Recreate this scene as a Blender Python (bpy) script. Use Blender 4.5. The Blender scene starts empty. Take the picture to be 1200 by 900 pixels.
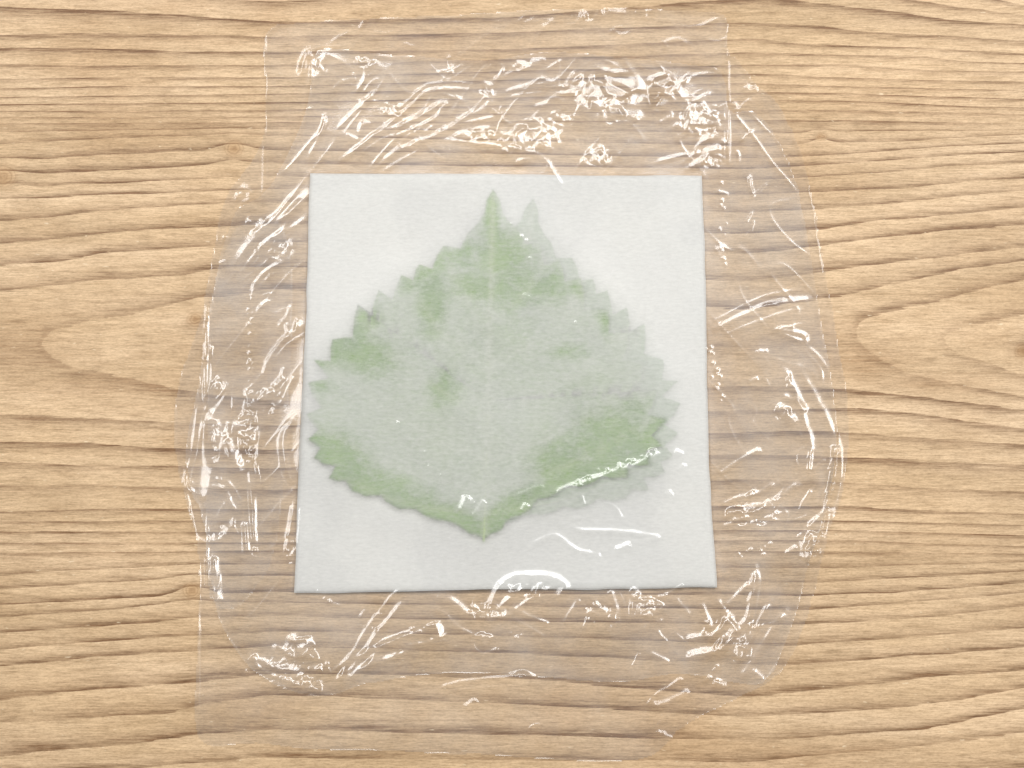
import bpy, math, random
import numpy as np

# ------------------------------------------------------------------ camera, world, lamps, exposure
sc = bpy.context.scene
col = sc.collection
PX = 0.0002                        # one image pixel = 0.2 mm on the table
FPX = 1648.0                       # focal length in units of a 1200 wide frame
DIST = FPX * PX
TILT = math.radians(9.0)
cam_d = bpy.data.cameras.new('camera')
cam = bpy.data.objects.new('camera', cam_d); col.objects.link(cam)
cam_d.sensor_fit = 'HORIZONTAL'; cam_d.sensor_width = 36.0
cam_d.lens = 36.0 * FPX / 1200.0
cam_d.clip_start = 0.01; cam_d.clip_end = 50
cam.location = (0, -DIST * math.sin(TILT), DIST * math.cos(TILT))
cam.rotation_euler = (TILT, 0, 0)
sc.camera = cam

world = bpy.data.worlds.new('World'); sc.world = world; world.use_nodes = True
bg = world.node_tree.nodes['Background']
bg.inputs[0].default_value = (1.0, 0.985, 0.96, 1); bg.inputs[1].default_value = 0.24

def lamp(name, loc, target, size, power, color):
    d = bpy.data.lights.new(name, 'AREA'); d.shape = 'RECTANGLE'
    d.size, d.size_y = size; d.energy = power; d.color = color
    o = bpy.data.objects.new(name, d); col.objects.link(o)
    o.location = loc
    v = np.array(target) - np.array(loc); v = v / np.linalg.norm(v)
    from mathutils import Vector
    o.rotation_euler = Vector(v).to_track_quat('-Z', 'Y').to_euler()
    return o
LAMPS = [('added_glint_lamp', (0.90 * math.sin(math.radians(az)), 0.90 * math.cos(math.radians(az)), 1.0), (0.45, 0.42), pw)
         for az, pw in ((-74, 5.8), (-37, 7.8), (0, 6.8), (37, 9.5), (76, 10.0))]  # unseen lamps added in an even fan so creases of every direction glint
for nm, loc, size, power in LAMPS:
    lamp(nm, loc, (0, 0, 0), size, power, (1, 0.995, 0.985))

sc.view_settings.view_transform = 'Standard'; sc.view_settings.look = 'None'
sc.view_settings.gamma = 1; sc.view_settings.use_curve_mapping = False
sc.view_settings.exposure = -0.46
sc.render.engine = 'CYCLES'
sc.cycles.use_denoising = True
sc.cycles.transparent_max_bounces = 24
sc.cycles.max_bounces = 8; sc.cycles.transmission_bounces = 6; sc.cycles.glossy_bounces = 3
sc.cycles.sample_clamp_indirect = 4.0
sc.cycles.caustics_refractive = False; sc.cycles.caustics_reflective = False

# ------------------------------------------------------------------ image pixels -> table metres
def image_to_table(u, v, z=0.0):
    """image pixel coordinates (1200 x 900, v down) projected through the camera to metres at height z over the table"""
    u = np.asarray(u, float); v = np.asarray(v, float); z = np.asarray(z, float)
    c, s = math.cos(TILT), math.sin(TILT)
    a = (u - 600) / FPX; b = (450 - v) / FPX
    dx, dy, dz = a, s + b * c, -c + b * s
    k = (z - DIST * c) / dz
    return k * dx, -DIST * s + k * dy, z + 0 * u

rng = np.random.default_rng(7)

def vnoise(x, y, seed):
    """smooth lattice noise in 0..1"""
    r = np.random.default_rng(seed).random((256, 256))
    xi = np.floor(x).astype(int); yi = np.floor(y).astype(int)
    fx = x - xi; fy = y - yi
    fx = fx * fx * fx * (fx * (fx * 6 - 15) + 10); fy = fy * fy * fy * (fy * (fy * 6 - 15) + 10)
    g = lambda i, j: r[i & 255, j & 255]
    return ((g(xi, yi) * (1 - fx) + g(xi + 1, yi) * fx) * (1 - fy)
            + (g(xi, yi + 1) * (1 - fx) + g(xi + 1, yi + 1) * fx) * fy)

def inside(poly, X, Y):
    p = np.asarray(poly, float); res = np.zeros(X.shape, bool)
    for (x0, y0), (x1, y1) in zip(p, np.roll(p, -1, 0)):
        if y0 == y1: continue
        c = ((y0 > Y) != (y1 > Y)) & (X < (x1 - x0) * (Y - y0) / (y1 - y0) + x0)
        res ^= c
    return res

def seg_dist(poly, X, Y, closed=True):
    p = np.asarray(poly, float); d = np.full(X.shape, 1e9)
    q = np.roll(p, -1, 0) if closed else p[1:]
    for a, b in zip(p, q):
        ab = b - a; t = np.clip(((X - a[0]) * ab[0] + (Y - a[1]) * ab[1]) / (ab @ ab + 1e-9), 0, 1)
        d = np.minimum(d, np.hypot(X - a[0] - t * ab[0], Y - a[1] - t * ab[1]))
    return d

def smooth_poly(pts, closed=True, n=6):
    """Catmull-Rom through the points"""
    p = np.asarray(pts, float); m = len(p); out = []
    for i in range(m if closed else m - 1):
        g = (lambda k: p[k % m]) if closed else (lambda k: p[min(max(k, 0), m - 1)])
        a, b, c, d = g(i - 1), g(i), g(i + 1), g(i + 2)
        for k in range(n):
            t = k / n
            out.append(.5 * (2 * b + (c - a) * t + (2 * a - 5 * b + 4 * c - d) * t * t + (3 * b - a - 3 * c + d) * t ** 3))
    if not closed: out.append(p[-1])
    return np.array(out)

def link(name, me, mat, parent=None, smooth=True):
    o = bpy.data.objects.new(name, me); col.objects.link(o)
    if mat: me.materials.append(mat)
    if smooth: me.polygons.foreach_set('use_smooth', np.ones(len(me.polygons), bool))
    if parent: o.parent = parent
    return o

def mesh_np(name, co, quads):
    me = bpy.data.meshes.new(name)
    n, m = len(co), len(quads); k = quads.shape[1]
    me.vertices.add(n); me.vertices.foreach_set('co', co.astype(np.float32).ravel())
    me.loops.add(m * k); me.loops.foreach_set('vertex_index', quads.astype(np.int32).ravel())
    me.polygons.add(m)
    me.polygons.foreach_set('loop_start', np.arange(0, m * k, k, dtype=np.int32))
    me.polygons.foreach_set('loop_total', np.full(m, k, np.int32))
    me.update(calc_edges=True); me.validate()
    return me

def grid_mesh(name, X, Y, Z, keep=None, attrs=None):
    """grid of world points -> mesh of quads, cells kept where all four corners are kept"""
    h, w = X.shape
    idx = np.arange(h * w).reshape(h, w)
    # image rows run down the sheet, so this winding faces up
    q = np.stack([idx[1:, :-1], idx[1:, 1:], idx[:-1, 1:], idx[:-1, :-1]], -1).reshape(-1, 4)
    if keep is not None:
        q = q[keep.ravel()[q].all(1)]
    used = np.unique(q); remap = np.full(h * w, -1); remap[used] = np.arange(len(used))
    co = np.stack([X.ravel()[used], Y.ravel()[used], Z.ravel()[used]], 1)
    me = mesh_np(name, co, remap[q])
    for k, v in (attrs or {}).items():
        a = me.attributes.new(k, 'FLOAT', 'POINT'); a.data.foreach_set('value', v.ravel()[used].astype(np.float32))
    return me

def empty(name, loc=(0, 0, 0)):
    o = bpy.data.objects.new(name, None); col.objects.link(o); o.location = loc
    o.empty_display_size = 0.01
    return o

def tag(o, label=None, cat=None, group=None, kind=None):
    for k, v in (('label', label), ('category', cat), ('group', group), ('kind', kind)):
        if v: o[k] = v
    return o

# ------------------------------------------------------------------ node helpers
class NT:
    def __init__(s, name):
        s.m = bpy.data.materials.new(name); s.m.use_nodes = True
        s.t = s.m.node_tree; s.t.nodes.clear()
    def n(s, kind, **kw):
        nd = s.t.nodes.new(kind)
        for k, v in kw.items():
            if k.startswith('i_'):
                key = k[2:]; key = int(key) if key.isdigit() else key
                s.set(nd.inputs[key], v)
            else: setattr(nd, k, v)
        return nd
    def set(s, inp, v):
        if isinstance(v, bpy.types.NodeSocket): s.t.links.new(v, inp)
        elif isinstance(v, bpy.types.Node): s.t.links.new(v.outputs[0], inp)
        else: inp.default_value = v
    def math(s, op, a, b=0.0, c=0.0, clamp=False):
        nd = s.n('ShaderNodeMath', operation=op); nd.use_clamp = clamp
        s.set(nd.inputs[0], a); s.set(nd.inputs[1], b); s.set(nd.inputs[2], c)
        return nd.outputs[0]
    def attr(s, name): return s.n('ShaderNodeAttribute', attribute_name=name).outputs['Fac']
    def mapped(s, scale, loc=(0, 0, 0)):
        tc = s.n('ShaderNodeTexCoord'); mp = s.n('ShaderNodeMapping')
        s.t.links.new(tc.outputs['Object'], mp.inputs[0]); mp.inputs['Scale'].default_value = scale
        mp.inputs['Location'].default_value = loc
        return mp.outputs[0]
    def noise(s, vec, scale=1.0, detail=3.0, rough=.55, dist=0.0):
        nd = s.n('ShaderNodeTexNoise'); s.set(nd.inputs['Vector'], vec)
        nd.inputs['Scale'].default_value = scale; nd.inputs['Detail'].default_value = detail
        nd.inputs['Roughness'].default_value = rough; nd.inputs['Distortion'].default_value = dist
        return nd.outputs[0]
    def ramp(s, fac, stops, interp='LINEAR'):
        nd = s.n('ShaderNodeValToRGB'); s.set(nd.inputs[0], fac); cr = nd.color_ramp; cr.interpolation = interp
        while len(cr.elements) < len(stops): cr.elements.new(0.5)
        for e, (p, c) in zip(cr.elements, stops):
            e.position = p; e.color = (*c, 1) if len(c) == 3 else c
        return nd.outputs[0]
    def mix(s, fac, a, b, mode='MIX'):
        nd = s.n('ShaderNodeMix', data_type='RGBA', blend_type=mode)
        s.set(nd.inputs[0], fac); s.set(nd.inputs[6], a); s.set(nd.inputs[7], b)
        return nd.outputs[2]
    def rng(s, v, a, b, c, d):
        nd = s.n('ShaderNodeMapRange'); nd.clamp = True
        s.set(nd.inputs[0], v)
        for i, x in enumerate((a, b, c, d)): nd.inputs[i + 1].default_value = x
        return nd.outputs[0]
    def bump(s, h, strength, dist):
        nd = s.n('ShaderNodeBump'); s.set(nd.inputs['Height'], h)
        nd.inputs['Strength'].default_value = strength; nd.inputs['Distance'].default_value = dist
        return nd.outputs[0]
    def mixsh(s, fac, a, b):
        nd = s.n('ShaderNodeMixShader'); s.set(nd.inputs[0], fac); s.set(nd.inputs[1], a); s.set(nd.inputs[2], b)
        return nd.outputs[0]
    def out(s, sh):
        o = s.n('ShaderNodeOutputMaterial'); s.set(o.inputs[0], sh); return s.m

def g3(*c): return (*c, 1.0)

# ------------------------------------------------------------------ wood grain lines in image pixels: growth-ring coordinate
# (ring value, points along the sharp edge of that ring)
RINGS = [
 (13, [(0,-46),(300,-30),(900,-60),(1050,-30),(1200,8)]),
 (12, [(0,-16),(150,-12),(320,2),(900,-34),(1000,-10),(1120,8),(1200,18)]),
 (11, [(0,7),(130,13),(220,18),(320,26),(600,20),(900,-5),(960,4),(1040,12),(1120,24),(1200,28)]),
 (10, [(0,42),(90,39),(190,40),(320,43),(600,38),(880,26),(960,30),(1010,38),(1100,42),(1200,48)]),
 (9,  [(0,56),(110,56),(200,60),(320,61),(600,58),(880,45),(940,53),(1020,54),(1090,57),(1200,63)]),
 (8,  [(0,75),(110,78),(180,77),(320,77),(880,61),(1000,65),(1080,65),(1130,72),(1200,74)]),
 (7,  [(0,93),(120,91),(320,91),(880,76),(990,75),(1070,82),(1200,84)]),
 (6,  [(0,104),(110,101),(320,101),(880,86),(960,90),(1080,94),(1200,96)]),
 (5,  [(0,114),(320,110),(880,97),(980,101),(1070,103),(1200,106)]),
 (4,  [(0,122),(320,120),(910,108),(1000,110),(1150,114),(1200,116)]),
 (3,  [(0,130),(320,129),(900,117),(980,117),(1140,125),(1200,126)]),
 (2,  [(0,137),(160,138),(320,137),(930,128),(1150,132),(1200,134)]),
 (1,  [(0,145),(100,144),(320,143),(930,140),(1000,141),(1200,145)]),
 (.45,[(0,150),(320,147),(930,149),(1200,150)]),
 (1,  [(0,155),(80,153),(260,151),(320,151),(940,156),(1020,152),(1200,153)]),
 (2,  [(0,170),(110,162),(260,157),(320,158),(900,172),(950,168),(1060,166),(1200,156)]),
 (3,  [(0,192),(90,183),(200,178),(320,176),(880,186),(980,182),(1100,172),(1200,168)]),
 (4,  [(0,208),(70,203),(120,200),(200,197),(260,192),(320,192),(880,198),(1000,191),(1120,182),(1200,178)]),
 (5,  [(0,223),(90,216),(150,214),(240,210),(320,206),(880,211),(980,206),(1060,200),(1130,193),(1200,191)]),
 (6,  [(0,236),(100,229),(200,226),(320,221),(600,224),(880,228),(970,224),(1060,221),(1130,213),(1200,209)]),
 (7,  [(0,259),(60,255),(110,247),(220,240),(270,237),(320,236),(600,240),(880,249),(970,244),(1050,238),(1120,230),(1200,223)]),
 (8,  [(0,286),(100,277),(170,269),(250,266),(320,262),(880,274),(970,268),(1020,259),(1080,255),(1200,243)]),
 (9,  [(0,311),(80,306),(120,295),(160,294),(250,288),(320,283),(880,297),(980,285),(1050,276),(1120,268),(1200,264)]),
 (10, [(0,341),(90,330),(170,325),(220,322),(250,314),(320,312),(600,318),(880,330),(980,317),(1060,306),(1200,290)]),
 # left cathedral, opening to the right
 (11, [(47,401),(52,393),(60,388),(100,378),(150,368),(225,353),(320,338),(600,345),(880,362),(960,350),(1010,342),(1060,330),(1120,316),(1200,305)]),
 (11, [(47,403),(55,413),(70,424),(90,432),(160,445),(210,457),(300,470),(600,470),(850,452),(960,455),(1040,461),(1090,466),(1200,480)]),
 # right cathedral, nested
 (12, [(998,384),(1004,377),(1030,367),(1090,355),(1130,344),(1200,326)]),
 (12, [(998,386),(1008,404),(1030,421),(1060,438),(1120,450),(1200,466)]),
 (13, [(1104,394),(1112,388),(1150,380),(1200,368)]),
 (13, [(1104,396),(1112,412),(1150,424),(1200,438)]),
 (10, [(0,488),(80,490),(200,495),(320,499),(880,480),(1000,478),(1080,485),(1150,496),(1200,503)]),
 (9,  [(0,519),(100,518),(150,523),(200,526),(320,528),(880,506),(960,505),(1080,513),(1200,521)]),
 (8,  [(0,541),(100,545),(200,546),(320,549),(880,532),(980,535),(1100,541),(1200,545)]),
 (7,  [(0,568),(120,568),(220,572),(320,574),(880,562),(980,565),(1100,573),(1200,577)]),
 (6,  [(0,600),(100,597),(220,597),(320,598),(1000,593),(1040,597),(1200,603)]),
 (5,  [(0,611),(320,610),(980,610),(1200,615)]),
 (4,  [(0,622),(320,624),(980,621),(1200,627)]),
 (3,  [(0,636),(320,636),(980,632),(1100,638),(1200,640)]),
 (2,  [(0,647),(200,646),(320,645),(980,646),(1200,649)]),
 (1.4,[(0,660),(320,652),(980,656),(1200,654)]),
 (2,  [(0,676),(50,670),(130,666),(230,662),(320,661),(980,666),(1050,663),(1200,659)]),
 (3,  [(0,690),(60,687),(150,681),(230,676),(320,674),(960,683),(1040,678),(1200,670)]),
 (4,  [(0,710),(60,706),(150,702),(230,697),(320,694),(940,698),(1040,695),(1140,688),(1200,683)]),
 (5,  [(0,723),(60,718),(120,715),(200,706),(320,706),(940,715),(1060,706),(1200,695)]),
 (6,  [(0,742),(70,737),(170,731),(232,724),(320,722),(600,728),(935,732),(1060,725),(1120,720),(1200,710)]),
 (7,  [(0,762),(50,757),(150,750),(230,745),(320,740),(600,745),(920,757),(1000,751),(1100,745),(1200,736)]),
 (8,  [(0,781),(50,776),(120,768),(230,762),(320,756),(600,765),(900,779),(980,776),(1060,769),(1130,765),(1200,758)]),
 (9,  [(0,821),(50,815),(120,807),(230,800),(320,789),(600,795),(880,818),(950,810),(1040,800),(1100,792),(1200,786)]),
 (10, [(0,847),(60,845),(100,841),(200,835),(240,825),(320,813),(600,825),(880,840),(990,834),(1060,829),(1120,821),(1200,806)]),
 (11, [(0,888),(60,880),(150,873),(230,861),(320,855),(600,862),(900,868),(980,862),(1080,856),(1200,830)]),
 (12, [(0,905),(160,900),(240,894),(320,888),(600,890),(880,893),(970,884),(1080,874),(1200,858)]),
]
for k in range(1, 24):
    RINGS.append((12 + k, [(0, 905 + 33 * k), (600, 895 + 33 * k), (1200, 866 + 34 * k)]))
    RINGS.append((13 + k, [(0, -46 - 31 * k), (600, -44 - 30 * k), (1200, 8 - 32 * k)]))

U = np.arange(-900, 2101, 6.0); V = np.arange(-660, 1561, 5.0)
ring = np.zeros((len(V), len(U)))
for j, u in enumerate(U):
    ys, vs = [], []
    for val, pts in RINGS:
        p = np.array(pts, float)
        if p[0, 0] > 10 and u < p[0, 0]: continue           # a cathedral starts at its tip
        if u < p[0, 0]: y = p[0, 1] + 6 * math.sin((u + val * 90) / 170) - 6 * math.sin(val * 90 / 170)
        elif u > p[-1, 0]:
            y = p[-1, 1] - .04 * (u - p[-1, 0]) * (1 if val < 14 else .5)
        else: y = np.interp(u, p[:, 0], p[:, 1])
        ys.append(y); vs.append(val)
    o = np.argsort(ys, kind='stable'); ys = np.array(ys)[o]; vs = np.array(vs, float)[o]
    # crown between two branches of the same ring
    ey, ev = list(ys), list(vs)
    for a in range(len(ys) - 1):
        if vs[a] == vs[a + 1] and vs[a] > 5:
            ey.append((ys[a] + ys[a + 1]) / 2); ev.append(vs[a] + min(.8, (ys[a + 1] - ys[a]) / 130))
    o = np.argsort(ey, kind='stable')
    ring[:, j] = np.interp(V, np.array(ey)[o], np.array(ev)[o])
for _ in range(2):     # a little smoothing along the grain
    ring[:, 1:-1] = (ring[:, :-2] + 2 * ring[:, 1:-1] + ring[:, 2:]) / 4
GU, GV = np.meshgrid(U, V)
KNOTS = [(274, 174, 9), (4, 207, 12), (229, 374, 8), (225, 692, 9), (1199, 412, 8), (962, 160, 5)]
knot = np.zeros_like(GU)

# ------------------------------------------------------------------ materials
def wood_material():
    s = NT('oak_wood')
    w = s.noise(s.mapped((55, 1000, 1)), 1, 6, .62)
    w2 = s.noise(s.mapped((9, 40, 1), (3, 1, 0)), 1, 2, .5)
    t = s.math('ADD', s.attr('ring'), s.math('MULTIPLY', s.math('SUBTRACT', w, .5), .26))
    t = s.math('ADD', t, s.math('MULTIPLY', s.math('SUBTRACT', w2, .5), .05))
    fr = s.math('FRACT', s.math('ADD', t, 40.0)); fl = s.math('FLOOR', s.math('ADD', t, 40.0))
    wn = s.n('ShaderNodeTexWhiteNoise', noise_dimensions='1D'); s.set(wn.inputs['W'], fl)
    per = wn.outputs[0]
    late = s.ramp(fr, [(0, (0.30,)*3), (.025, (0,)*3), (.40, (.06,)*3), (.62, (.22,)*3), (.80, (.60,)*3), (.92, (.95,)*3), (.97, (1.0,)*3), (1, (.8,)*3)])
    along = s.noise(s.mapped((26, 150, 1), (5, 7, 0)), 1, 4, .65)
    amp = s.math('MULTIPLY', s.math('ADD', s.math('MULTIPLY', per, .4), .72), s.rng(along, .32, .66, .35, 1.2))
    streak = s.noise(s.mapped((70, 1500, 1), (6, 2, 0)), 1, 5, .70)
    amp = s.math('MULTIPLY', amp, s.rng(streak, .34, .62, .30, 1.35))
    late = s.math('MULTIPLY', s.math('MULTIPLY', late, amp, clamp=True), s.math('SUBTRACT', 1.0, s.attr('soft')))
    base = s.ramp(s.noise(s.mapped((10, 60, 1), (1, 2, 0)), 1, 3, .6),
                  [(.28, (.50, .347, .196)), (.5, (.60, .428, .258)), (.72, (.70, .515, .33))])
    c = s.mix(late, base, g3(.195, .102, .045))
    c = s.mix(s.math('MULTIPLY', s.attr('tone'), s.rng(streak, .3, .7, .25, .85)), c, g3(.36, .215, .105))
    # fibres and pores
    fib = s.noise(s.mapped((280, 3000, 1)), 1, 5, .72)
    c = s.mix(1.0, c, s.ramp(fib, [(.28, (.66, .63, .59)), (.5, (1, 1, 1)), (.72, (1.20, 1.20, 1.21))]), 'MULTIPLY')
    fib2 = s.noise(s.mapped((100, 900, 1), (4, 4, 0)), 1, 6, .72)
    c = s.mix(1.0, c, s.ramp(fib2, [(.3, (.72, .685, .64)), (.52, (1, 1, 1)), (.72, (1.13, 1.14, 1.15))]), 'MULTIPLY')
    pore = s.noise(s.mapped((130, 2400, 1), (9, 3, 0)), 1, 3, .6)
    pm = s.math('MULTIPLY', s.rng(pore, .58, .68, 0, 1), s.math('ADD', s.math('MULTIPLY', late, .9), .24))
    c = s.mix(s.math('MULTIPLY', pm, .7), c, g3(.16, .08, .035))
    spk = s.noise(s.mapped((1100, 3200, 1), (1, 5, 0)), 1, 3, .7)
    c = s.mix(1.0, c, s.ramp(spk, [(.3, (.80, .78, .75)), (.5, (1, 1, 1)), (.7, (1.12, 1.12, 1.13))]), 'MULTIPLY')
    # glints of the embossed grain, painted in as pale flecks
    fl_ = s.noise(s.mapped((420, 1300, 1), (2, 8, 0)), 1, 2, .5)
    c = s.mix(s.math('MULTIPLY', s.rng(fl_, .70, .78, 0, 1), .6), c, g3(.80, .66, .46))
    # knots
    patch = s.noise(s.mapped((16, 30, 1), (7, 1, 0)), 1, 3, .6)
    c = s.mix(1.0, c, s.ramp(patch, [(.3, (.88, .83, .77)), (.5, (1, 1, 1)), (.7, (1.06, 1.05, 1.03))]), 'MULTIPLY')
    k = s.attr('knot')
    c = s.mix(s.rng(k, .15, .9, 0, .5), c, g3(.40, .22, .085))
    kr = s.math('FRACT', s.math('ADD', s.math('MULTIPLY', k, 4.0), s.math('MULTIPLY', fib2, .8)))
    c = s.mix(s.math('MULTIPLY', s.rng(k, .10, .5, 0, .32), s.rng(kr, .5, .9, 0, 1)), c, g3(.17, .08, .03))
    c = s.mix(s.rng(k, .90, .99, 0, .6), c, g3(.13, .06, .025))
    h = s.math('SUBTRACT', s.math('ADD', s.math('MULTIPLY', fib, .5), s.math('MULTIPLY', fib2, .6)), s.math('ADD', s.math('MULTIPLY', late, .7), s.math('MULTIPLY', pm, .6)))
    p = s.n('ShaderNodeBsdfPrincipled')
    s.set(p.inputs['Base Color'], c); s.set(p.inputs['Roughness'], s.rng(fib2, .3, .7, .62, .48))
    p.inputs['Specular IOR Level'].default_value = .35
    s.set(p.inputs['Normal'], s.bump(h, .16, .00020))
    return s.out(p)

def paper_material():
    s = NT('damp_paper')
    wet = s.attr('wet')
    fibre = s.noise(s.mapped((600, 1500, 1)), 1, 5, .7)
    fine = s.noise(s.mapped((2600, 2600, 1)), 1, 3, .6)
    blot = s.noise(s.mapped((260, 380, 1)), 1, 6, .74)
    w = s.math('ADD', wet, s.math('MULTIPLY', s.math('MULTIPLY', s.math('SUBTRACT', blot, .5), s.math('ADD', s.math('MULTIPLY', wet, 1.6), .5)), 1.3))
    w = s.rng(w, .10, .80, 0, 1)
    colr = s.ramp(blot, [(.3, (.90, .888, .855)), (.7, (.94, .928, .895))])
    n = s.bump(s.math('ADD', fibre, s.math('MULTIPLY', fine, .5)), .09, .00012)
    d = s.n('ShaderNodeBsdfDiffuse'); s.set(d.inputs[0], colr); s.set(d.inputs['Normal'], n)
    tl = s.n('ShaderNodeBsdfTranslucent'); s.set(tl.inputs[0], colr); s.set(tl.inputs['Normal'], n)
    body = s.mixsh(.20, d.outputs[0], tl.outputs[0])
    clear = s.n('ShaderNodeBsdfTransparent'); s.set(clear.inputs[0], s.mix(w, g3(.985, 1.0, .99), g3(1.0, 1.0, .92)))
    hazy = s.n('ShaderNodeBsdfRefraction'); hazy.inputs['IOR'].default_value = 1.12; hazy.inputs['Roughness'].default_value = .75
    s.set(hazy.inputs[0], g3(.98, .99, 1.0))
    see = s.mixsh(s.math('ADD', s.math('MULTIPLY', w, .22), .76), hazy.outputs[0], clear.outputs[0])
    a = s.math('ADD', s.math('MULTIPLY', w, .31), .37)
    a = s.math('ADD', a, s.math('MULTIPLY', s.math('SUBTRACT', fibre, .5), .62))
    sh = s.mixsh(a, body, see)
    gl = s.n('ShaderNodeBsdfGlossy'); gl.inputs['Roughness'].default_value = .5; s.set(gl.inputs['Normal'], n)
    sh = s.mixsh(.02, sh, gl.outputs[0])
    return s.out(sh)

def lower_paper_material():
    s = NT('white_paper')
    fibre = s.noise(s.mapped((900, 2600, 1)), 1, 4, .7)
    p = s.n('ShaderNodeBsdfPrincipled'); p.inputs['Base Color'].default_value = g3(.95, .94, .915)
    p.inputs['Roughness'].default_value = .9; s.set(p.inputs['Normal'], s.bump(fibre, .3, .00012))
    return s.out(p)

def leaf_material(name, c0, c1, c2):
    s = NT(name)
    v = s.noise(s.mapped((120, 120, 120)), 1, 4, .6)
    c = s.ramp(v, [(.3, c0), (.5, c1), (.72, c2)])
    c = s.mix(s.math('MULTIPLY', s.attr('vein'), .8), c, g3(.50, .60, .36))
    cell = s.n('ShaderNodeTexVoronoi'); cell.inputs['Scale'].default_value = 900
    s.set(cell.inputs['Vector'], s.mapped((1, 1, 1)))
    p = s.n('ShaderNodeBsdfPrincipled'); s.set(p.inputs['Base Color'], c); p.inputs['Roughness'].default_value = .45
    s.set(p.inputs['Normal'], s.bump(cell.outputs[0], .4, .0002))
    tl = s.n('ShaderNodeBsdfTranslucent'); s.set(tl.inputs[0], c)
    return s.out(s.mixsh(.25, p.outputs[0], tl.outputs[0]))

def film_material():
    s = NT('cling_film')
    fine = s.noise(s.mapped((700, 700, 700)), 1, 4, .65)
    n = s.bump(fine, .10, .00010)
    lw = s.n('ShaderNodeLayerWeight'); s.set(lw.inputs['Normal'], n)     # facing is the same from both sides of the sheet
    fac = s.math('ADD', s.math('MULTIPLY', s.math('POWER', lw.outputs['Facing'], 4.0), .8), s.attr('gloss'), clamp=True)
    tr = s.n('ShaderNodeBsdfTransparent'); tr.inputs[0].default_value = g3(1, 1, 1)
    gl = s.n('ShaderNodeBsdfGlossy'); gl.inputs['Roughness'].default_value = .16; s.set(gl.inputs['Normal'], n)
    hz = s.n('ShaderNodeBsdfDiffuse'); hz.inputs[0].default_value = g3(.96, .965, .975)
    tl = s.n('ShaderNodeBsdfTranslucent'); tl.inputs[0].default_value = g3(.96, .965, .975)
    hv = s.noise(s.mapped((60, 60, 60)), 1, 3, .6)
    a = s.mixsh(s.math('MULTIPLY', s.attr('haze'), s.rng(hv, .3, .7, .25, 1.8)), tr.outputs[0], s.mixsh(.25, hz.outputs[0], tl.outputs[0]))
    g2 = s.n('ShaderNodeBsdfGlossy'); g2.inputs['Roughness'].default_value = .24; s.set(g2.inputs['Normal'], n)
    return s.out(s.mixsh(fac, a, s.mixsh(.45, gl.outputs[0], g2.outputs[0])))

M_wood = wood_material(); M_paper = paper_material(); M_paper2 = lower_paper_material(); M_film = film_material()
M_leaf = [leaf_material('leaf_green', (.15, .33, .04), (.21, .41, .05), (.27, .48, .065)),
          leaf_material('leaf_deep_green', (.10, .27, .085), (.14, .33, .10), (.19, .38, .12)),
          leaf_material('leaf_pale_green', (.17, .36, .10), (.22, .42, .12), (.28, .48, .16))]
s_ = NT('leaf_stalk_green'); p_ = s_.n('ShaderNodeBsdfPrincipled')
s_.set(p_.inputs['Base Color'], s_.ramp(s_.noise(s_.mapped((500, 500, 500))), [(.3, (.30, .45, .12)), (.7, (.42, .56, .18))]))
p_.inputs['Roughness'].default_value = .5; M_stalk = s_.out(p_)

# ------------------------------------------------------------------ table top
for (ku, kv, kr) in KNOTS:
    d = np.hypot((GU - ku) / 1.2, GV - kv)
    knot = np.maximum(knot, np.exp(-(d / kr) ** 2))
    pull = np.exp(-(d / (kr * 2.2)) ** 2)
    ring = ring + pull * .5
tone = np.zeros_like(GU)
for (a, b, ra, rb, k) in [(1015,425,55,22,1), (1090,448,70,12,.7), (20,405,60,45,.7), (110,452,120,16,.55), (250,478,120,10,.4), (975,395,40,26,.6), (1150,395,40,16,.35), (100,140,300,26,.3), (1050,130,220,34,.35), (1080,640,260,22,.4), (120,640,200,24,.3), (920,880,260,16,.5), (1170,335,60,14,.3)]:
    tone = np.maximum(tone, k * np.exp(-((GU - a) / ra) ** 2 - ((GV - b) / rb) ** 2))
soft = np.maximum(.72 * np.exp(-((GU - 120) / 130) ** 2 - ((GV - 405) / 55) ** 2), .65 * np.exp(-((GU - 1090) / 110) ** 2 - ((GV - 400) / 45) ** 2))
wx, wy, wz = image_to_table(GU, GV, 0.0)
top = link('table_top', grid_mesh('table_top', wx, wy, wz, None, {'ring': ring, 'knot': knot, 'tone': tone, 'soft': soft}), M_wood)
tag(top, kind='structure')
# slab under the surface
x0, x1, y0, y1 = wx[-1].min(), wx[-1].max(), wy.min(), wy.max()
b0 = [(wx[-1, 0], wy[-1, 0]), (wx[-1, -1], wy[-1, -1]), (wx[0, -1], wy[0, -1]), (wx[0, 0], wy[0, 0])]
sv = np.array([(x, y, -.0002) for x, y in b0] + [(x, y, -.022) for x, y in b0])
sq = np.array([[4, 7, 6, 5], [0, 1, 5, 4], [1, 2, 6, 5], [2, 3, 7, 6], [3, 0, 4, 7], [0, 3, 2, 1]])
link('slab', mesh_np('slab', sv, sq), M_wood, top, smooth=False)

# ------------------------------------------------------------------ leaves
LEFT = [(578,222),(560,262),(520,288),(492,306),(472,324),(446,341),(421,360),(390,396),(370,420),(360,450),(357,482),
        (360,512),(367,540),(385,561),(412,577),(450,590),(500,603),(540,618)]
RIGHT = [(595,258),(632,285),(655,304),(682,328),(712,360),(738,392),(757,425),(772,458),(781,490),(777,520),
         (765,545),(735,559),(695,567),(655,577),(622,596),(596,614)]
BASE = (567, 633)

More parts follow.
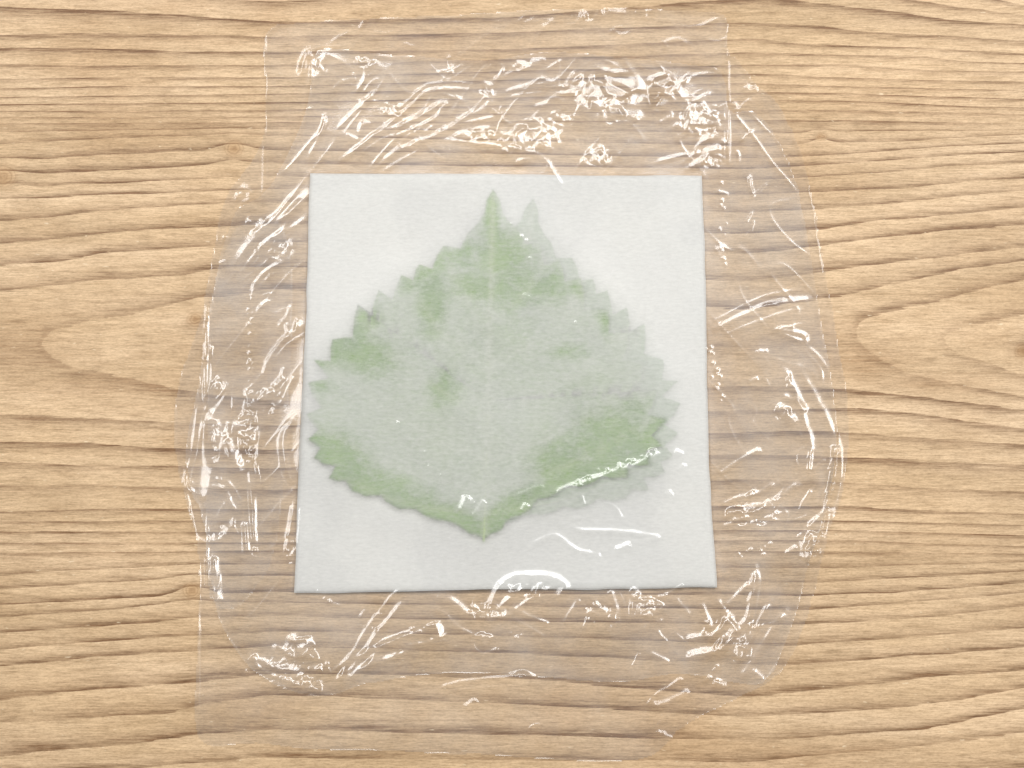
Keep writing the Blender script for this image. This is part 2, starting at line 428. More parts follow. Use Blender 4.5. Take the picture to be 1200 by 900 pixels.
def leaf_outline():
    c = np.array((572., 470.))
    def side(tips):
        out = []
        lr = random.Random(len(tips))
        for i in range(len(tips)):
            t = np.array(tips[i], float)
            if 2 < i < len(tips) - 1: t = t + np.array((lr.uniform(-3, 3), lr.uniform(-4, 4)))
            if i > 0:
                pr = np.array(tips[i - 1], float); sp = np.linalg.norm(pr - t)
                e = (t - pr) / sp; inw = np.array((-e[1], e[0])); inw = inw * np.sign(inw @ (c - t))
                notch = t + lr.uniform(.18, .42) * (pr - t) + inw * min(.62 * sp, 18) * lr.uniform(.65, 1.3) * (.10 if i == 1 else .75 if i == 2 else 1 if i < len(tips) - 5 else .35 if i < len(tips) - 2 else .05)
                out.append(.5 * (pr + notch) + (-inw) * sp * .07)
                out.append(notch)
            out.append(t)
        return out
    L = side(LEFT + [BASE]); R = side([LEFT[0]] + RIGHT + [BASE])
    return np.array(L + R[-2:0:-1])

OUT = leaf_outline()
HULL = smooth_poly([(578,262),(540,295),(470,335),(400,395),(366,450),(362,515),(395,566),(470,592),(567,622),(640,585),(745,552),(772,500),(750,420),(700,352),(632,295)], True, 6)
def veins():
    """centre lines: midrib and side veins, image pixels"""
    mid = [(578, 228), (576, 320), (573, 430), (570, 540), (567, 636)]
    vs = []
    for k, (y, lx, ly, rx, ry) in enumerate([(600, 395, 560, 752, 548), (575, 372, 500, 768, 490), (540, 378, 425, 762, 440),
                                             (490, 418, 370, 735, 388), (430, 470, 330, 690, 340), (375, 515, 295, 645, 300)]):
        xm = np.interp(y, [228, 636], [578, 567])
        vs.append([(xm, y), ((xm + lx) / 2, (y + ly) / 2 + 12), (lx, ly)])
        vs.append([(xm, y), ((xm + rx) / 2, (y + ry) / 2 + 12), (rx, ry)])
    return mid, vs

pbound = np.array([(363,203),(360,330),(355,440),(349,570),(345,695),(840,688),(835,610),(829,470),(827,330),(822,206)], float)
def paper_z(PU, PV):
    return (vnoise(PU / 90, PV / 90, 5) - .5) * 2.4 + (vnoise(PU / 30, PV / 34, 6) - .5) * .9
def towel_h(Ug, Vg, rolled=True):
    sh = np.shape(Ug); Ug = np.atleast_1d(Ug); Vg = np.atleast_1d(Vg)
    sd = np.where(inside(HULL, Ug, Vg), 1, -1) * seg_dist(HULL, Ug, Vg)
    rs = 1 / (1 + np.exp(-(sd + 22) / 16))
    h = 6.3 + 5.2 * rs + paper_z(Ug, Vg) * (.6 + .4 * rs) * .8
    if not rolled: return h.reshape(sh)
    e = seg_dist(pbound, Ug, Vg) * np.where(inside(pbound, Ug, Vg), 1, 0)
    roll = np.sqrt(np.clip(1 - (1 - np.clip(e / 9.0, 0, 1)) ** 2, 0, 1))
    return (3.4 + (h - 3.4) * roll).reshape(sh)
Z0 = .00032; TOP = Z0 + .0015
def build_leaf(mat, rot, shift, scale, zbase, wave, seed, label, yflip=False):
    a = math.radians(rot); piv = np.array((572., 470.))
    def tf(p):
        q = (np.asarray(p, float) - piv) * scale
        if yflip: q = q * (-1, 1)
        return np.stack([q[..., 0] * math.cos(a) - q[..., 1] * math.sin(a), q[..., 0] * math.sin(a) + q[..., 1] * math.cos(a)], -1) + piv + shift
    def zed(p):   # below the sheet that lies on it
        q = tf(p); h = np.minimum(zed0(p), PX * (towel_h(q[..., 0], q[..., 1]) - 1.2) - (TOP - zbase))
        return h
    def zed0(p):   # height of the leaf surface in metres, p in image pixels before tf
        n = vnoise(p[..., 0] / 70 + seed, p[..., 1] / 70, seed) - .5
        n2 = vnoise(p[..., 0] / 22 + seed, p[..., 1] / 22, seed + 1) - .5
        return zbase + PX * (wave * n + .8 * n2)
    bx, by, bz = image_to_table(*tf(np.array(BASE)), zbase)
    root = empty('shiso_leaf', (float(bx), float(by), float(zbase)))
    tag(root, label, 'leaf', 'leaves stacked inside the paper towel')
    org = np.array((float(bx), float(by), float(zbase)))
    mid, vs = veins()
    R = 26
    pts = [np.array([572., 470.])[None]]
    for r in range(1, R + 1):
        f = (r / R) ** .8
        pts.append(piv + (OUT - piv) * f)
    n = len(OUT); P = np.concatenate(pts)
    dmid = seg_dist(smooth_poly(mid, False), P[:, 0], P[:, 1], False)
    dv = np.min([seg_dist(smooth_poly(v, False), P[:, 0], P[:, 1], False) for v in vs], 0)
    vein = np.clip(np.exp(-(dmid / 4) ** 2) + .7 * np.exp(-(dv / 3) ** 2), 0, 1)
    z = zed(P) - PX * 1.2 * np.exp(-(dmid / 9) ** 2) - PX * .7 * np.exp(-(dv / 6) ** 2)
    q = tf(P); X, Y, Z = image_to_table(q[:, 0], q[:, 1], z)
    co = np.stack([X, Y, Z], 1) - org
    sgn = 1 if yflip else -1
    faces = []
    for i in range(n):
        j = (i + 1) % n
        faces.append((0, 1 + i, 1 + j, 1 + j))
    tri = [(0, 1 + i, 1 + (i + 1) % n)[::sgn] for i in range(n)]
    quad = []
    for r in range(R - 1):
        b = 1 + r * n
        for i in range(n):
            j = (i + 1) % n
            quad.append((b + i, b + n + i, b + n + j, b + j)[::sgn])
    me = bpy.data.meshes.new('blade'); me.from_pydata(co.tolist(), [], tri + quad); me.update()
    at = me.attributes.new('vein', 'FLOAT', 'POINT'); at.data.foreach_set('value', vein.astype(np.float32))
    blade = link('blade', me, mat, root)
    md = blade.modifiers.new('thick', 'SOLIDIFY'); md.thickness = .00012; md.offset = -1
    def tube(name, line, r0, r1, dz, parent):
        L = smooth_poly(line, False, 8); q2 = tf(L); zz = zed(L) + dz
        x, y, zc = image_to_table(q2[:, 0], q2[:, 1], zz); c = np.stack([x, y, zc], 1) - org
        m = len(c); S = 6; vv = []
        for i in range(m):
            tdir = c[min(i + 1, m - 1)] - c[max(i - 1, 0)]; tdir /= np.linalg.norm(tdir) + 1e-12
            sd = np.cross(tdir, (0, 0, 1)); sd /= np.linalg.norm(sd) + 1e-12; up = np.cross(sd, tdir)
            rr = r0 + (r1 - r0) * i / (m - 1)
            for k in range(S):
                an = 2 * math.pi * k / S
                vv.append(c[i] + rr * (math.cos(an) * sd + math.sin(an) * up))
        ff = [(i * S + k, i * S + (k + 1) % S, (i + 1) * S + (k + 1) % S, (i + 1) * S + k) for i in range(m - 1) for k in range(S)]
        ff += [tuple(range(S))[::-1], tuple((m - 1) * S + k for k in range(S))]
        me = bpy.data.meshes.new(name); me.from_pydata([tuple(p) for p in vv], [], ff); me.update()
        return link(name, me, M_stalk, parent)
    rib = tube('midrib', mid[::-1], .00030, .00010, -.00036, root)
    for v in vs: tube('side_vein', v, .00014, .00005, -.00030, rib)
    tube('stalk', [(568, 620), (567, 628), (567, 635)], .00042, .00036, -.00022, root)
    return root

build_leaf(M_leaf[1], -3, (2, 4), .91, Z0 + .0003, 1.2, 31, 'deep green serrated leaf lowest in the stack, only its blurred edge showing')
build_leaf(M_leaf[2], 8, (26, -5), .94, Z0 + .0008, 1.4, 43, 'pale green serrated leaf turned to the right in the stack, its margin showing blurred', True)
build_leaf(M_leaf[0], 0, (0, 0), 1.0, Z0 + .0015, 1.6, 11, 'bright green serrated leaf on top of the stack, pointed tip up against the paper')

# ------------------------------------------------------------------ paper towel folded over the leaves
TL, TR, BR, BL = (363, 203), (822, 206), (840, 688), (345, 695)
LM = [(363,203),(361,260),(360,330),(358,395),(355,440),(352,500),(349,570),(347,640),(345,695)]
RM = [(822,206),(825,270),(827,330),(828,400),(829,470),(831,540),(835,610),(838,650),(840,688)]
NPU, NPV = 236, 246
fv = np.linspace(0, 1, NPV); fu = np.linspace(0, 1, NPU)
lm = np.array(LM, float); rm = np.array(RM, float)
lx = np.interp(fv, np.linspace(0, 1, len(LM)), lm[:, 0]); ly = np.interp(fv, np.linspace(0, 1, len(LM)), lm[:, 1])
rx = np.interp(fv, np.linspace(0, 1, len(RM)), rm[:, 0]); ry = np.interp(fv, np.linspace(0, 1, len(RM)), rm[:, 1])
PU = lx[:, None] * (1 - fu) + rx[:, None] * fu
PV = ly[:, None] * (1 - fu) + ry[:, None] * fu
PV += (2.0 * np.sin(fu * 9 + 1) * fu * (1 - fu) * 2)[None] * (np.abs(fv - .5) * 2)[:, None] ** 4
PZ = PX * towel_h(PU, PV)
WET = [(575,250,9,34,0,1), (585,300,46,30,0,.9), (600,330,40,30,0,.75), (508,350,20,44,.1,1), (540,310,30,18,.3,.6), (420,410,46,26,.35,1), (428,378,14,16,0,.9),
       (375,452,16,9,0,.8), (521,455,19,25,.2,.85), (400,535,40,26,.5,1), (455,575,55,22,.3,1), (505,596,34,12,.2,.9),
       (715,520,62,44,-.25,1), (660,545,40,34,-.4,1), (610,595,40,16,-.6,.95), (745,480,36,20,-.3,.6), (710,376,9,20,0,.9), (668,412,30,12,0,.6),
       (640,322,22,12,.5,.5), (566,622,26,16,0,1), (690,460,60,28,0,.25), (590,380,60,40,0,.3), (470,410,40,30,0,.25), (560,545,60,30,0,.15)]
wet = np.zeros_like(PU)
for (a, b, ra, rb, ang, k) in WET:
    ca, sa = math.cos(ang), math.sin(ang)
    ddx, ddy = PU - a, PV - b
    wet = np.maximum(wet, k * np.exp(-(((ddx * ca + ddy * sa) / ra) ** 2 + ((-ddx * sa + ddy * ca) / rb) ** 2)))
PU += (vnoise(PU / 26, PV / 26, 301) - .5) * 1.2; PV += (vnoise(PU / 30, PV / 24, 302) - .5) * 1.3
def along_edge(pts, width, k):
    global wet
    wet = np.maximum(wet, k * np.exp(-(seg_dist(pts, PU, PV, False) / width) ** 2))
along_edge([(366,425),(385,412),(415,385),(432,372)], 17, .95); along_edge([(480,330),(520,305),(545,296)], 15, .75); along_edge([(366,518),(385,548),(440,580),(530,612),(566,628)], 19, 1.15)
along_edge([(575,620),(620,592),(700,556),(758,535),(778,495)], 21, 1.15); along_edge([(575,240),(580,300)], 9, 1); along_edge([(640,318),(690,345),(712,370)], 13, .6); along_edge([(545,330),(600,345),(650,330)], 24, .75)
wet = np.maximum(wet, .20 * np.exp(-((PU - 560) / 150) ** 2 - ((PV - 400) / 90) ** 2))
wet *= 1 / (1 + np.exp(-(np.where(inside(OUT, PU, PV), 1, -1) * seg_dist(OUT, PU, PV) + 1) / 2.2))     # damp only where the leaf touches
towel = empty('paper_towel', tuple(float(c) for c in image_to_table(592, 690, 0)))
tag(towel, 'damp white paper towel folded square over the green leaves', 'paper towel')
org = np.array(towel.location)
X, Y, Z = image_to_table(PU, PV, PZ)
link('upper_layer', grid_mesh('upper_layer', X - org[0], Y - org[1], Z - org[2], None, {'wet': wet}), M_paper, towel)
lowz = PX * (1.0 + .2 * paper_z(PU, PV)) * (1 + 0 * PU)
sh = 3.0
X, Y, Z = image_to_table(592 + (PU - 592) * .994, 446 + (PV - 446) * .994, np.clip(lowz, PX * .5, PX * 1.5))
link('lower_layer', grid_mesh('lower_layer', X - org[0], Y - org[1], Z - org[2]), M_paper2, towel)
# hanging rims of the upper layer down to the lower one; the top rim is the fold
def rim(name, us, vs, zs):
    x0, y0, z0 = image_to_table(us, vs, zs); n = len(us)
    x1, y1, z1 = image_to_table(592 + (us - 592) * .996, 446 + (vs - 446) * .996, np.full(n, PX * .6))
    co = np.concatenate([np.stack([x0, y0, z0], 1), np.stack([x1, y1, z1], 1)]) - org
    i = np.arange(n - 1)
    return link(name, mesh_np(name, co, np.stack([i, i + 1, n + i + 1, n + i], 1)), M_paper2, towel)
rim('fold', PU[0], PV[0], PZ[0]); rim('edge', PU[-1][::-1], PV[-1][::-1], PZ[-1][::-1])
rim('edge', PU[:, 0][::-1], PV[:, 0][::-1], PZ[:, 0][::-1]); rim('edge', PU[:, -1], PV[:, -1], PZ[:, -1])

# ------------------------------------------------------------------ cling film
UNDER = [(311,40),(360,26),(430,21),(560,15),(700,8),(800,12),(850,18),(854,60),(868,72),(886,98),(906,114),(928,152),(950,215),(968,320),
         (986,420),(995,480),(991,560),(968,640),(948,720),(925,775),(898,802),(850,826),(800,852),(765,886),(700,893),(560,884),(400,880),
         (300,872),(232,866),(231,760),(233,690),(231,640),(216,582),(204,522),(209,450),(234,375),(248,300),(264,232),(298,182),(311,140)]
OVER = [(372,58),(440,62),(560,70),(650,60),(740,68),(800,74),(846,84),(856,128),(884,130),(910,160),(936,222),(955,330),(972,430),(981,490),(978,550),(962,620),(948,662),
        (930,730),(900,796),(868,802),(800,790),(720,800),(620,792),(520,790),(430,802),(382,816),(330,806),(288,778),(256,726),
        (243,660),(238,610),(222,570),(218,520),(232,450),(240,390),(256,310),(276,248),(312,222),(346,160),(364,100)]
FLAP = [(300,250),(330,262),(344,330),(338,480),(330,600),(318,660),(300,690),(270,716),(246,700),(240,640),(240,560),(242,470),(243,380),(256,312),(276,268)]
CREASE = """
400,187 450,150 480,125 497,110 510,105 545,105 557,110|2.2
405,185 440,158 470,147 500,132 515,122 528,116|2.4
435,195 470,155|1.6
440,197 470,175 515,157 545,138 570,125 575,110 572,100|2.6
450,200 490,177|1.6
575,98 600,85 625,78 645,65|2.2
515,163 560,168 610,175 640,182|1.8
540,145 580,137|1.6
530,160 575,150|2.2
575,127 595,145|1.6
590,110 610,102 650,97|2.0
362,185 372,165 380,145 380,135|1.8
365,95 372,78 385,60|4
405,157 420,165|2
395,152 438,108|1.8
422,75 440,78|3.5
440,66 465,68|1.8
520,87 550,73|1.6
525,65 530,90|1.6
600,78 622,74 640,66|4
545,17 580,20 610,17|1.6
340,28 356,24|1.6
635,33 650,25|3
655,9 700,9|3.4
675,28 685,15 700,9|2.2
690,22 710,14 735,15|1.8
745,18 750,12 757,20|2.6
760,12 775,12|2.6
818,33 845,20|1.8
780,50 795,46 805,52|2
640,82 660,70|1.6
600,105 665,101|1.6
790,110 800,95 830,86 845,90|2
830,108 810,125 800,142 785,152|2.2
772,145 790,135|2
815,135 825,142|2.4
845,165 852,168|2
682,192 694,173|2.2
694,192 702,173|2.6
704,172 709,191|1.8
770,190 808,180|1.8
806,198 825,187 830,178 848,174|3
600,178 635,185 650,205 662,222|2.2
604,190 622,186|2.6
875,100 882,108|4
858,120 865,130|2.4
860,70 867,60|2
275,310 295,282 310,265 340,248 360,228|2.4
295,285 330,258 345,243 360,230|2
300,290 322,280 340,255|2
274,237 287,220 293,232|3
262,283 265,277|2
260,305 262,313|1.8
300,345 298,335 312,318 330,308|1.6
238,425 250,405|2
310,430 330,400 350,385|1.6
345,385 356,380|2.2
300,470 320,455 335,440|2.2
247,450 262,462|4.5
330,470 345,440|1.8
248,488 251,530 247,560 240,592|4.2
230,465 232,480 225,530 217,565 228,578 240,583|1.7
245,570 262,573 270,590 278,600|1.8
225,632 245,635 258,632 270,620 273,605|2
282,490 277,520 277,545 284,560|4.4
293,545 296,600 300,645|1.6
307,500 300,560 298,630|1.8
345,490 333,510 335,545 347,570|2.4
345,590 340,620 335,650|1.6
250,650 255,710|2.6
287,610 290,650|1.8
340,778 345,750 350,775|3
357,745 362,775|3.4
300,770 320,782 345,788 375,810|2
325,795 378,812|3
295,768 305,785|2
360,786 378,784|2
387,803 420,775 440,745 455,728 470,710 485,703|1.9
395,805 430,780 450,755 480,745 505,738|2.3
410,803 420,785 460,770 490,758|2
450,757 520,753|1.9
508,728 515,750|3
507,697 530,707 550,723 575,725 595,710|3
570,722 585,690 600,677 625,675 650,678 662,688 655,698 640,700|2.4
575,720 600,700 620,680|2.6
600,715 625,725 645,733|1.6
562,740 568,755 573,742|2.4
545,830 560,820|2
510,810 540,800 620,793|1.5
660,733 680,700|1.5
695,703 712,722 720,730 716,742|1.9
713,690 720,710 720,730|2
750,705 753,735 760,730 770,700|3.4
758,700 757,725|3
738,690 748,700|2
790,700 808,722|1.6
820,705 835,740|1.7
838,700 862,738|1.8
868,730 845,760 830,766 800,772|3
885,665 878,720 865,740|1.9
850,712 880,682|1.7
863,773 870,755|2.6
866,800 895,755 920,715|2
880,785 895,797|1.7
765,830 790,820 810,810|2.2
760,820 767,830|2.2
760,765 785,777|1.5
835,800 850,805|2.2
912,425 930,455 945,500 952,525|2.2
935,430 955,465 975,505 979,530 977,570 972,600|2.4
978,520 980,565|3.4
977,560 965,600 945,620|2
972,600 965,640 950,660|2
958,622 944,660|5
935,625 945,645|2.4
908,475 920,483 933,498|3.4
840,558 870,538 895,525|1.7
843,610 865,598 895,593 915,582 942,562|2.3
843,620 870,607 900,597|2
902,590 910,605|1.7
850,600 872,600|2.6
830,390 870,370 900,358 930,353 958,350|2.2
845,395 880,380 945,358|1.4
903,385 940,392 940,400 910,388|1.7
945,405 968,430 972,450|1.5
920,650 935,640|1.8
838,295 847,290|2
540,600 545,590 548,580|3
605,582 622,574 640,570|1.6
640,581 675,569 715,556 755,541 775,524|2.6
612,600 618,590|2.2
620,640 650,628 675,645 700,650|1.8
720,645 740,638|2.4
660,615 680,622 700,622 740,625 770,630 745,636|1.8
780,580 788,577|2.4
790,533 797,528|2
795,553 802,543|1.6
612,345 622,350|1.3
311,40 311,140 308,240|1.2
216,560 224,610 232,645|1.2
232,650 232,760 232,850|1.0
853,24 853,100 854,190|1.2
950,215 962,290 968,330|1.1
243,350 241,450 240,480|1.3
243,600 243,700|1.0
800,868 830,878 870,880 895,886|2.0
770,858 800,872|1.6
"""
BLOBS = [(712,106,44,26,1.2,15), (725,134,34,12,1.2,13), (775,106,20,24,1.1,13), (628,158,34,20,.9,11), (600,170,20,12,.6,7), (660,138,22,10,.6,7), (572,106,12,12,.7,5),
         (820,140,30,22,.45,8), (612,76,14,7,.9,6), (290,500,12,46,.9,9), (318,468,22,20,.5,7), (256,622,16,10,.6,6), (352,768,24,18,.8,10),
         (566,716,20,12,.9,10), (758,715,15,18,1.0,11), (866,762,18,18,.8,9), (880,605,30,9,.6,6), (953,640,12,18,1.0,11), (707,556,70,10,.0,6),
         (718,648,20,7,.6,5), (330,290,20,14,.4,6), (684,15,32,9,.9,10), (845,880,40,8,.6,6), (700,715,22,18,.5,6), (620,690,36,10,.7,9), (340,640,6,20,.5,5), (350,798,34,12,.6,8), (372,76,14,14,.9,10), (428,72,16,7,.9,9), (250,515,7,34,.9,10), (979,545,5,26,1.0,9), (880,104,9,9,.9,8), (285,230,9,10,.8,8), (255,455,9,12,.8,9), (755,14,22,7,.7,8), (918,484,12,9,.8,8), (880,606,36,10,.8,9), (835,188,16,8,.8,8), (560,158,22,7,.8,9), (700,183,18,11,.9,9), (460,128,16,9,.5,6), (300,262,16,10,.4,6)]
# fields of small folds: centre, radii, direction in degrees (up-right positive), spread, how many
MINOR = [(470,150,90,36,38,12,20), (560,92,70,26,25,25,12), (415,88,36,28,60,25,9), (640,120,70,46,30,40,10), (730,130,70,50,70,45,7), (805,125,40,50,45,40,9),
         (275,540,32,90,85,14,18), (310,330,32,70,60,25,12), (330,440,20,60,70,20,8), (250,690,14,50,85,12,6), (345,785,60,24,20,50,16), (450,755,70,36,40,14,14),
         (570,725,70,26,25,40,12), (690,720,60,26,80,30,12), (780,730,60,36,85,35,16), (850,745,44,46,55,35,16), (900,600,56,40,30,20,12), (955,560,24,80,75,14,10),
         (890,470,40,70,50,35,9), (890,370,50,26,18,12,6), (880,230,36,70,75,40,8), (640,20,90,12,15,30,9), (440,40,90,18,10,25,7), (780,34,60,16,25,35,9),
         (830,860,70,24,15,30,14), (640,830,120,30,8,15,8), (700,600,70,34,-15,30,9), (560,590,40,16,30,40,5), (870,160,26,40,60,50,8)]
SOFT = [(712,122,38,24,3.8), (625,164,28,16,2.4), (790,112,24,20,2.4), (440,150,56,26,2.2), (265,520,16,50,3), (955,600,16,44,2.6), (600,716,56,16,2.6), (860,756,22,20,2.6), (345,786,30,16,2.6), (690,16,40,9,1.6), (385,80,22,22,2)]
DOTS = [((293,345),(293,455),26,1.3), ((293,460),(293,545),30,2.0), ((640,583),(775,524),36,1.7), ((370,690),(400,712),9,2.0), ((372,700),(500,740),16,1.5),
        ((830,400),(845,470),16,1.5), ((845,200),(850,330),10,1.3), ((560,735),(625,750),14,1.5), ((860,650),(905,640),14,1.5), ((650,800),(900,880),26,1.5), ((770,860),(900,886),22,1.7),
        ((420,440),(520,560),12,1.2), ((600,260),(700,420),10,1.2), ((330,640),(345,660),6,1.6), ((420,735),(470,745),10,1.4), ((300,645),(300,650),5,2)]

def cover_height(Ug, Vg):
    """smooth height (units) of film resting on the packet and sagging to the table"""
    inn = inside(pbound, Ug, Vg); d = seg_dist(pbound, Ug, Vg)
    on = towel_h(Ug, Vg, False) + .7          # clings to the towel
    out = 2.2 + (on - 2.2) * np.exp(-d / 42)
    return np.where(inn, on, out), inn, d

def add_ridges(Ug, Vg, H, step, u0, v0, scale=1.0, seed=3):
    rr = np.random.default_rng(seed)
    for ln in CREASE.strip().splitlines():
        pts, w = ln.split('|')
        p = np.array([[float(t) for t in q.split(',')] for q in pts.split()])
        w = float(w) * 1.9 * (1.8 if p[:, 1].mean() > 670 else 1.5 if p[:, 1].mean() > 240 else 1.0)
        L = smooth_poly(p, False, 5)
        one_ridge(Ug, Vg, H, step, u0, v0, L, w, ridge_slope(L, rr), rr)
        if len(p) > 2 and rr.random() < .6:            # the companion fold beside it
            off = rr.choice([-1, 1]) * rr.uniform(1.5, 2.6) * w
            T = np.gradient(L, axis=0); T /= np.linalg.norm(T, axis=1)[:, None] + 1e-9
            k = len(L); a, b = int(k * rr.uniform(0, .25)), int(k * rr.uniform(.7, 1)) + 1
            L2 = (L + np.stack([-T[:, 1], T[:, 0]], 1) * off * np.linspace(.7, 1.2, k)[:, None])[a:b]
            if len(L2) > 2: one_ridge(Ug, Vg, H, step, u0, v0, L2, w * rr.uniform(.5, .75), ridge_slope(L2, rr), rr)

def add_minor(Ug, Vg, H, step, u0, v0):
    rr = np.random.default_rng(44)
    for (a, b, ra, rb, ang, spread, n) in MINOR:
        for _ in range(int(n * .65)):
            q = math.radians(ang + rr.normal(0, spread)); ln = rr.uniform(9, 34)
            c = np.array((a + rr.normal(0, .5) * ra, b + rr.normal(0, .5) * rb)); d = np.array((math.cos(q), -math.sin(q)))
            side = np.array((d[1], -d[0])) * rr.normal(0, .10) * ln
            L = smooth_poly([c - d * ln / 2, c + side, c + d * ln / 2], False, 4)
            one_ridge(Ug, Vg, H, step, u0, v0, L, rr.uniform(1.6, 3.8), ridge_slope(L, rr), rr)

def facing(u, v):
    """slopes of film at this spot that mirror each lamp towards a viewer standing over the table"""
    x, y, _ = image_to_table(u, v, 0.0); P = np.array((float(x), float(y), 0.0)); out = []
    e = np.array(cam.location) - P; e /= np.linalg.norm(e)
    for _, loc, _, _ in LAMPS:
        l = np.array(loc) - P; l /= np.linalg.norm(l); h = l + e
        out.append((-h[0] / h[2], h[1] / h[2]))        # dz/du, dz/dv (v runs down)
    return np.array(out)

def ridge_slope(L, rr):
    n = len(L); T = np.gradient(L, axis=0); T = T / (np.linalg.norm(T, axis=1)[:, None] + 1e-9); out = np.zeros(n)
    jit = rr.uniform(0, .04, len(LAMPS))
    for i in range(n):
        g = facing(*L[i]); k = int(np.argmin(np.abs(g @ T[i]) + jit))
        out[i] = np.clip(abs(g[k] @ np.array((-T[i, 1], T[i, 0]))), .12, .62)
    if n > 4: out = np.convolve(np.pad(out, 2, mode='edge'), np.ones(5) / 5, 'valid')
    return out * rr.uniform(.92, 1.12)

def one_ridge(Ug, Vg, H, step, u0, v0, L, w, smax, rr):
    if True:
        L = L.copy(); L[1:-1] += rr.normal(0, .25, L[1:-1].shape)
        h = w
        total = np.r_[0, np.cumsum(np.hypot(*np.diff(L, axis=0).T))]
        lo = L.min(0) - 5 * w - 3; hi = L.max(0) + 5 * w + 3
        i0, i1 = max(0, int((lo[1] - v0) / step)), min(H.shape[0], int((hi[1] - v0) / step) + 1)
        j0, j1 = max(0, int((lo[0] - u0) / step)), min(H.shape[1], int((hi[0] - u0) / step) + 1)
        if i1 <= i0 or j1 <= j0: return
        X = Ug[i0:i1, j0:j1]; Y = Vg[i0:i1, j0:j1]
        best = np.full(X.shape, 1e9); tt = np.zeros(X.shape); sgn = np.zeros(X.shape)
        for k in range(len(L) - 1):
            a, b = L[k], L[k + 1]; ab = b - a; ll = ab @ ab + 1e-9
            t = np.clip(((X - a[0]) * ab[0] + (Y - a[1]) * ab[1]) / ll, 0, 1)
            d = np.hypot(X - a[0] - t * ab[0], Y - a[1] - t * ab[1])
            m = d < best; best = np.where(m, d, best)
            tt = np.where(m, (total[k] + t * (total[k + 1] - total[k])) / total[-1], tt)
        taper = np.clip(np.minimum(tt, 1 - tt) * 9, .3, 1)
        taper *= .85 + .3 * vnoise(X / 14, Y / 14, 77)
        prof = (np.log1p(np.exp((1 - np.sqrt((best / w) ** 2 + .02)) * 6)) / 6)
        H[i0:i1, j0:j1] += h * np.interp(tt, total / total[-1], smax) * taper * prof

def add_blobs(Ug, Vg, H, step, u0, v0):
    rr = np.random.default_rng(12)
    for (a, b, ra, rb, k, cell) in BLOBS:
        if k <= 0: continue
        i0, i1 = max(0, int((b - 1.9 * rb - v0) / step)), min(H.shape[0], int((b + 1.9 * rb - v0) / step) + 1)
        j0, j1 = max(0, int((a - 1.9 * ra - u0) / step)), min(H.shape[1], int((a + 1.9 * ra - u0) / step) + 1)
        if i1 <= i0 or j1 <= j0: continue
        X = Ug[i0:i1, j0:j1]; Y = Vg[i0:i1, j0:j1]
        n = max(6, int(4 * ra * rb * 3.2 / cell ** 2))
        c = np.stack([a + rr.uniform(-1.8, 1.8, n) * ra, b + rr.uniform(-1.8, 1.8, n) * rb], 1)
        an = rr.uniform(0, math.pi, n)
        F = np.full(X.shape, 1e9); hh = np.zeros(X.shape)
        gl = facing(a, b); pr = 1 / (np.linalg.norm(gl, axis=1) ** 2 + .01); pr /= pr.sum()
        for (cx, cy), q in zip(c, an):
            dx, dy = X - cx, Y - cy
            p, t = dx * math.cos(q) + dy * math.sin(q), -dx * math.sin(q) + dy * math.cos(q)
            D = p * p * .5 + t * t * 1.8
            if rr.random() < .30 + .5 * k: g = gl[rr.choice(len(gl), p=pr)] * rr.uniform(.85, 1.15) + rr.normal(0, .04, 2)
            else: g = rr.normal(0, .22, 2)
            near = D < F
            F = np.where(near, D, F); hh = np.where(near, g[0] * dx + g[1] * dy + D / cell * .03, hh)
        for _ in range(4):                                   # round the joints between facets
            hp = np.pad(hh, 1, mode='edge')
            hh = .4 * hh + .15 * (hp[:-2, 1:-1] + hp[2:, 1:-1] + hp[1:-1, :-2] + hp[1:-1, 2:])
        m = np.clip(1.6 - 1.5 * ((X - a) / ra) ** 2 - 1.5 * ((Y - b) / rb) ** 2, 0, 1)
        H[i0:i1, j0:j1] += hh * m

def add_dots(Ug, Vg, H, step, u0, v0):
    rr = np.random.default_rng(21)
    for (p, q, n, w) in DOTS:
        p, q = np.array(p, float), np.array(q, float)
        for k in range(n):
            t = rr.random(); c = p + (q - p) * t + rr.normal(0, 2.4, 2); ww = w * rr.uniform(.6, 1.2)
            i0, i1 = max(0, int((c[1] - 8 - v0) / step)), min(H.shape[0], int((c[1] + 8 - v0) / step) + 1)
            j0, j1 = max(0, int((c[0] - 8 - u0) / step)), min(H.shape[1], int((c[0] + 8 - u0) / step) + 1)
            if i1 <= i0 or j1 <= j0: continue
            d2 = (Ug[i0:i1, j0:j1] - c[0]) ** 2 + (Vg[i0:i1, j0:j1] - c[1]) ** 2
            H[i0:i1, j0:j1] += ww * .75 * np.exp(-d2 / ww ** 2)

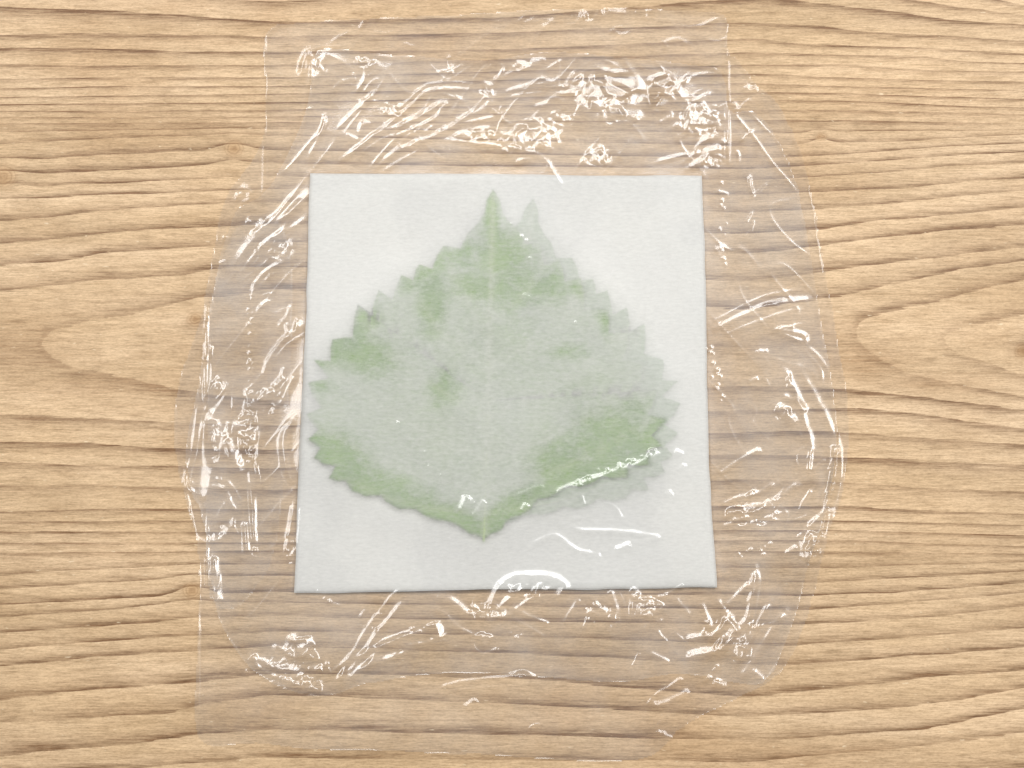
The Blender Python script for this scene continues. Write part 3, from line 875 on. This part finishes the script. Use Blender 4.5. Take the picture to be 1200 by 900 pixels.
def film_sheet(name, outline, step, parent, base_fn, wrinkle, detail, seed, haze):
    O = smooth_poly(outline, True, 5)
    O = O + np.random.default_rng(seed).normal(0, .7, O.shape)
    u0, v0 = O.min(0) - 2; u1, v1 = O.max(0) + 2
    Ug, Vg = np.meshgrid(np.arange(u0, u1, step), np.arange(v0, v1, step))
    keep = inside(O, Ug, Vg)
    H, calm, dist = base_fn(Ug, Vg)
    # soft folds and tension wrinkles
    ws = vnoise(Ug / 160 + seed, Vg / 160, seed + 5)
    a = vnoise(Ug / 46 + .012 * Vg, Vg / 60, seed) - .5
    r1 = 1 - np.abs(2 * vnoise((Ug + Vg * .8) / 34, (Vg - Ug * .5) / 90, seed + 1) - 1)
    r2 = 1 - np.abs(2 * vnoise((Ug - Vg * .9) / 30, (Vg + Ug * .6) / 75, seed + 2) - 1)
    fine = vnoise(Ug / 7, Vg / 8, seed + 3) - .5
    H = H + wrinkle * calm * (1.5 * a + .35 * r1 ** 9 * ws * 2 + .3 * r2 ** 9 * (1 - ws) * 2 + .10 * fine)
    if detail:
        D = np.zeros_like(H)
        add_ridges(Ug, Vg, D, step, u0, v0); add_blobs(Ug, Vg, D, step, u0, v0); add_dots(Ug, Vg, D, step, u0, v0); add_minor(Ug, Vg, D, step, u0, v0)
        for (a, b, ra, rb, hh) in SOFT: D += hh * np.exp(-((Ug - a) / ra) ** 2 - ((Vg - b) / rb) ** 2)
        if detail == 2: D = np.where(inside(smooth_poly(OVER, True, 5), Ug, Vg), 0, D)
        H = H + D
    # rim curls up a touch
    ed = np.full(Ug.shape, 1e9)
    P = O[::2]
    ed = seg_dist(P, Ug[::2, ::2], Vg[::2, ::2])
    ed = np.repeat(np.repeat(ed, 2, 0), 2, 1)[:Ug.shape[0], :Ug.shape[1]]
    H = H + 1.7 * np.exp(-(ed / 2.6) ** 2) * vnoise(Ug / 25, Vg / 25, seed + 9)
    Zg = PX * np.maximum(H, .3)
    X, Y, Z = image_to_table(Ug, Vg, Zg)
    return link(name, grid_mesh(name, X - worg[0], Y - worg[1], Z - worg[2], keep, {'haze': np.full(X.shape, haze), 'gloss': np.full(X.shape, .105) if name == 'cover_sheet' else np.where(inside(smooth_poly(OVER, True, 5), Ug, Vg), .03, .07)}), M_film, parent)

wrap = empty('plastic_wrap', tuple(float(c) for c in image_to_table(600, 890, 0)))
tag(wrap, 'clear crinkled plastic wrap folded round the paper towel packet', 'plastic wrap')
worg = np.array(wrap.location)

def base_over(Ug, Vg):
    h, inn, d = cover_height(Ug, Vg)
    calm = np.where(inn, .10 + .0 * d, np.clip(.10 + d / 30, 0, 1))
    return h, calm, d
def base_under(Ug, Vg):
    return 1.0 + 0 * Ug, np.where(inside(pbound, Ug, Vg), 0, .30), None
def base_flap(Ug, Vg):
    return 1.9 + 0 * Ug, np.full(Ug.shape, .35), None

under = film_sheet('under_sheet', UNDER, 1.6, wrap, base_under, 1.0, 2, 51, .055)
flap = film_sheet('side_flap', FLAP, 2.2, wrap, base_flap, 1.0, False, 61, .06)
over = film_sheet('cover_sheet', OVER, 1.25, wrap, base_over, 1.0, 1, 71, .085)
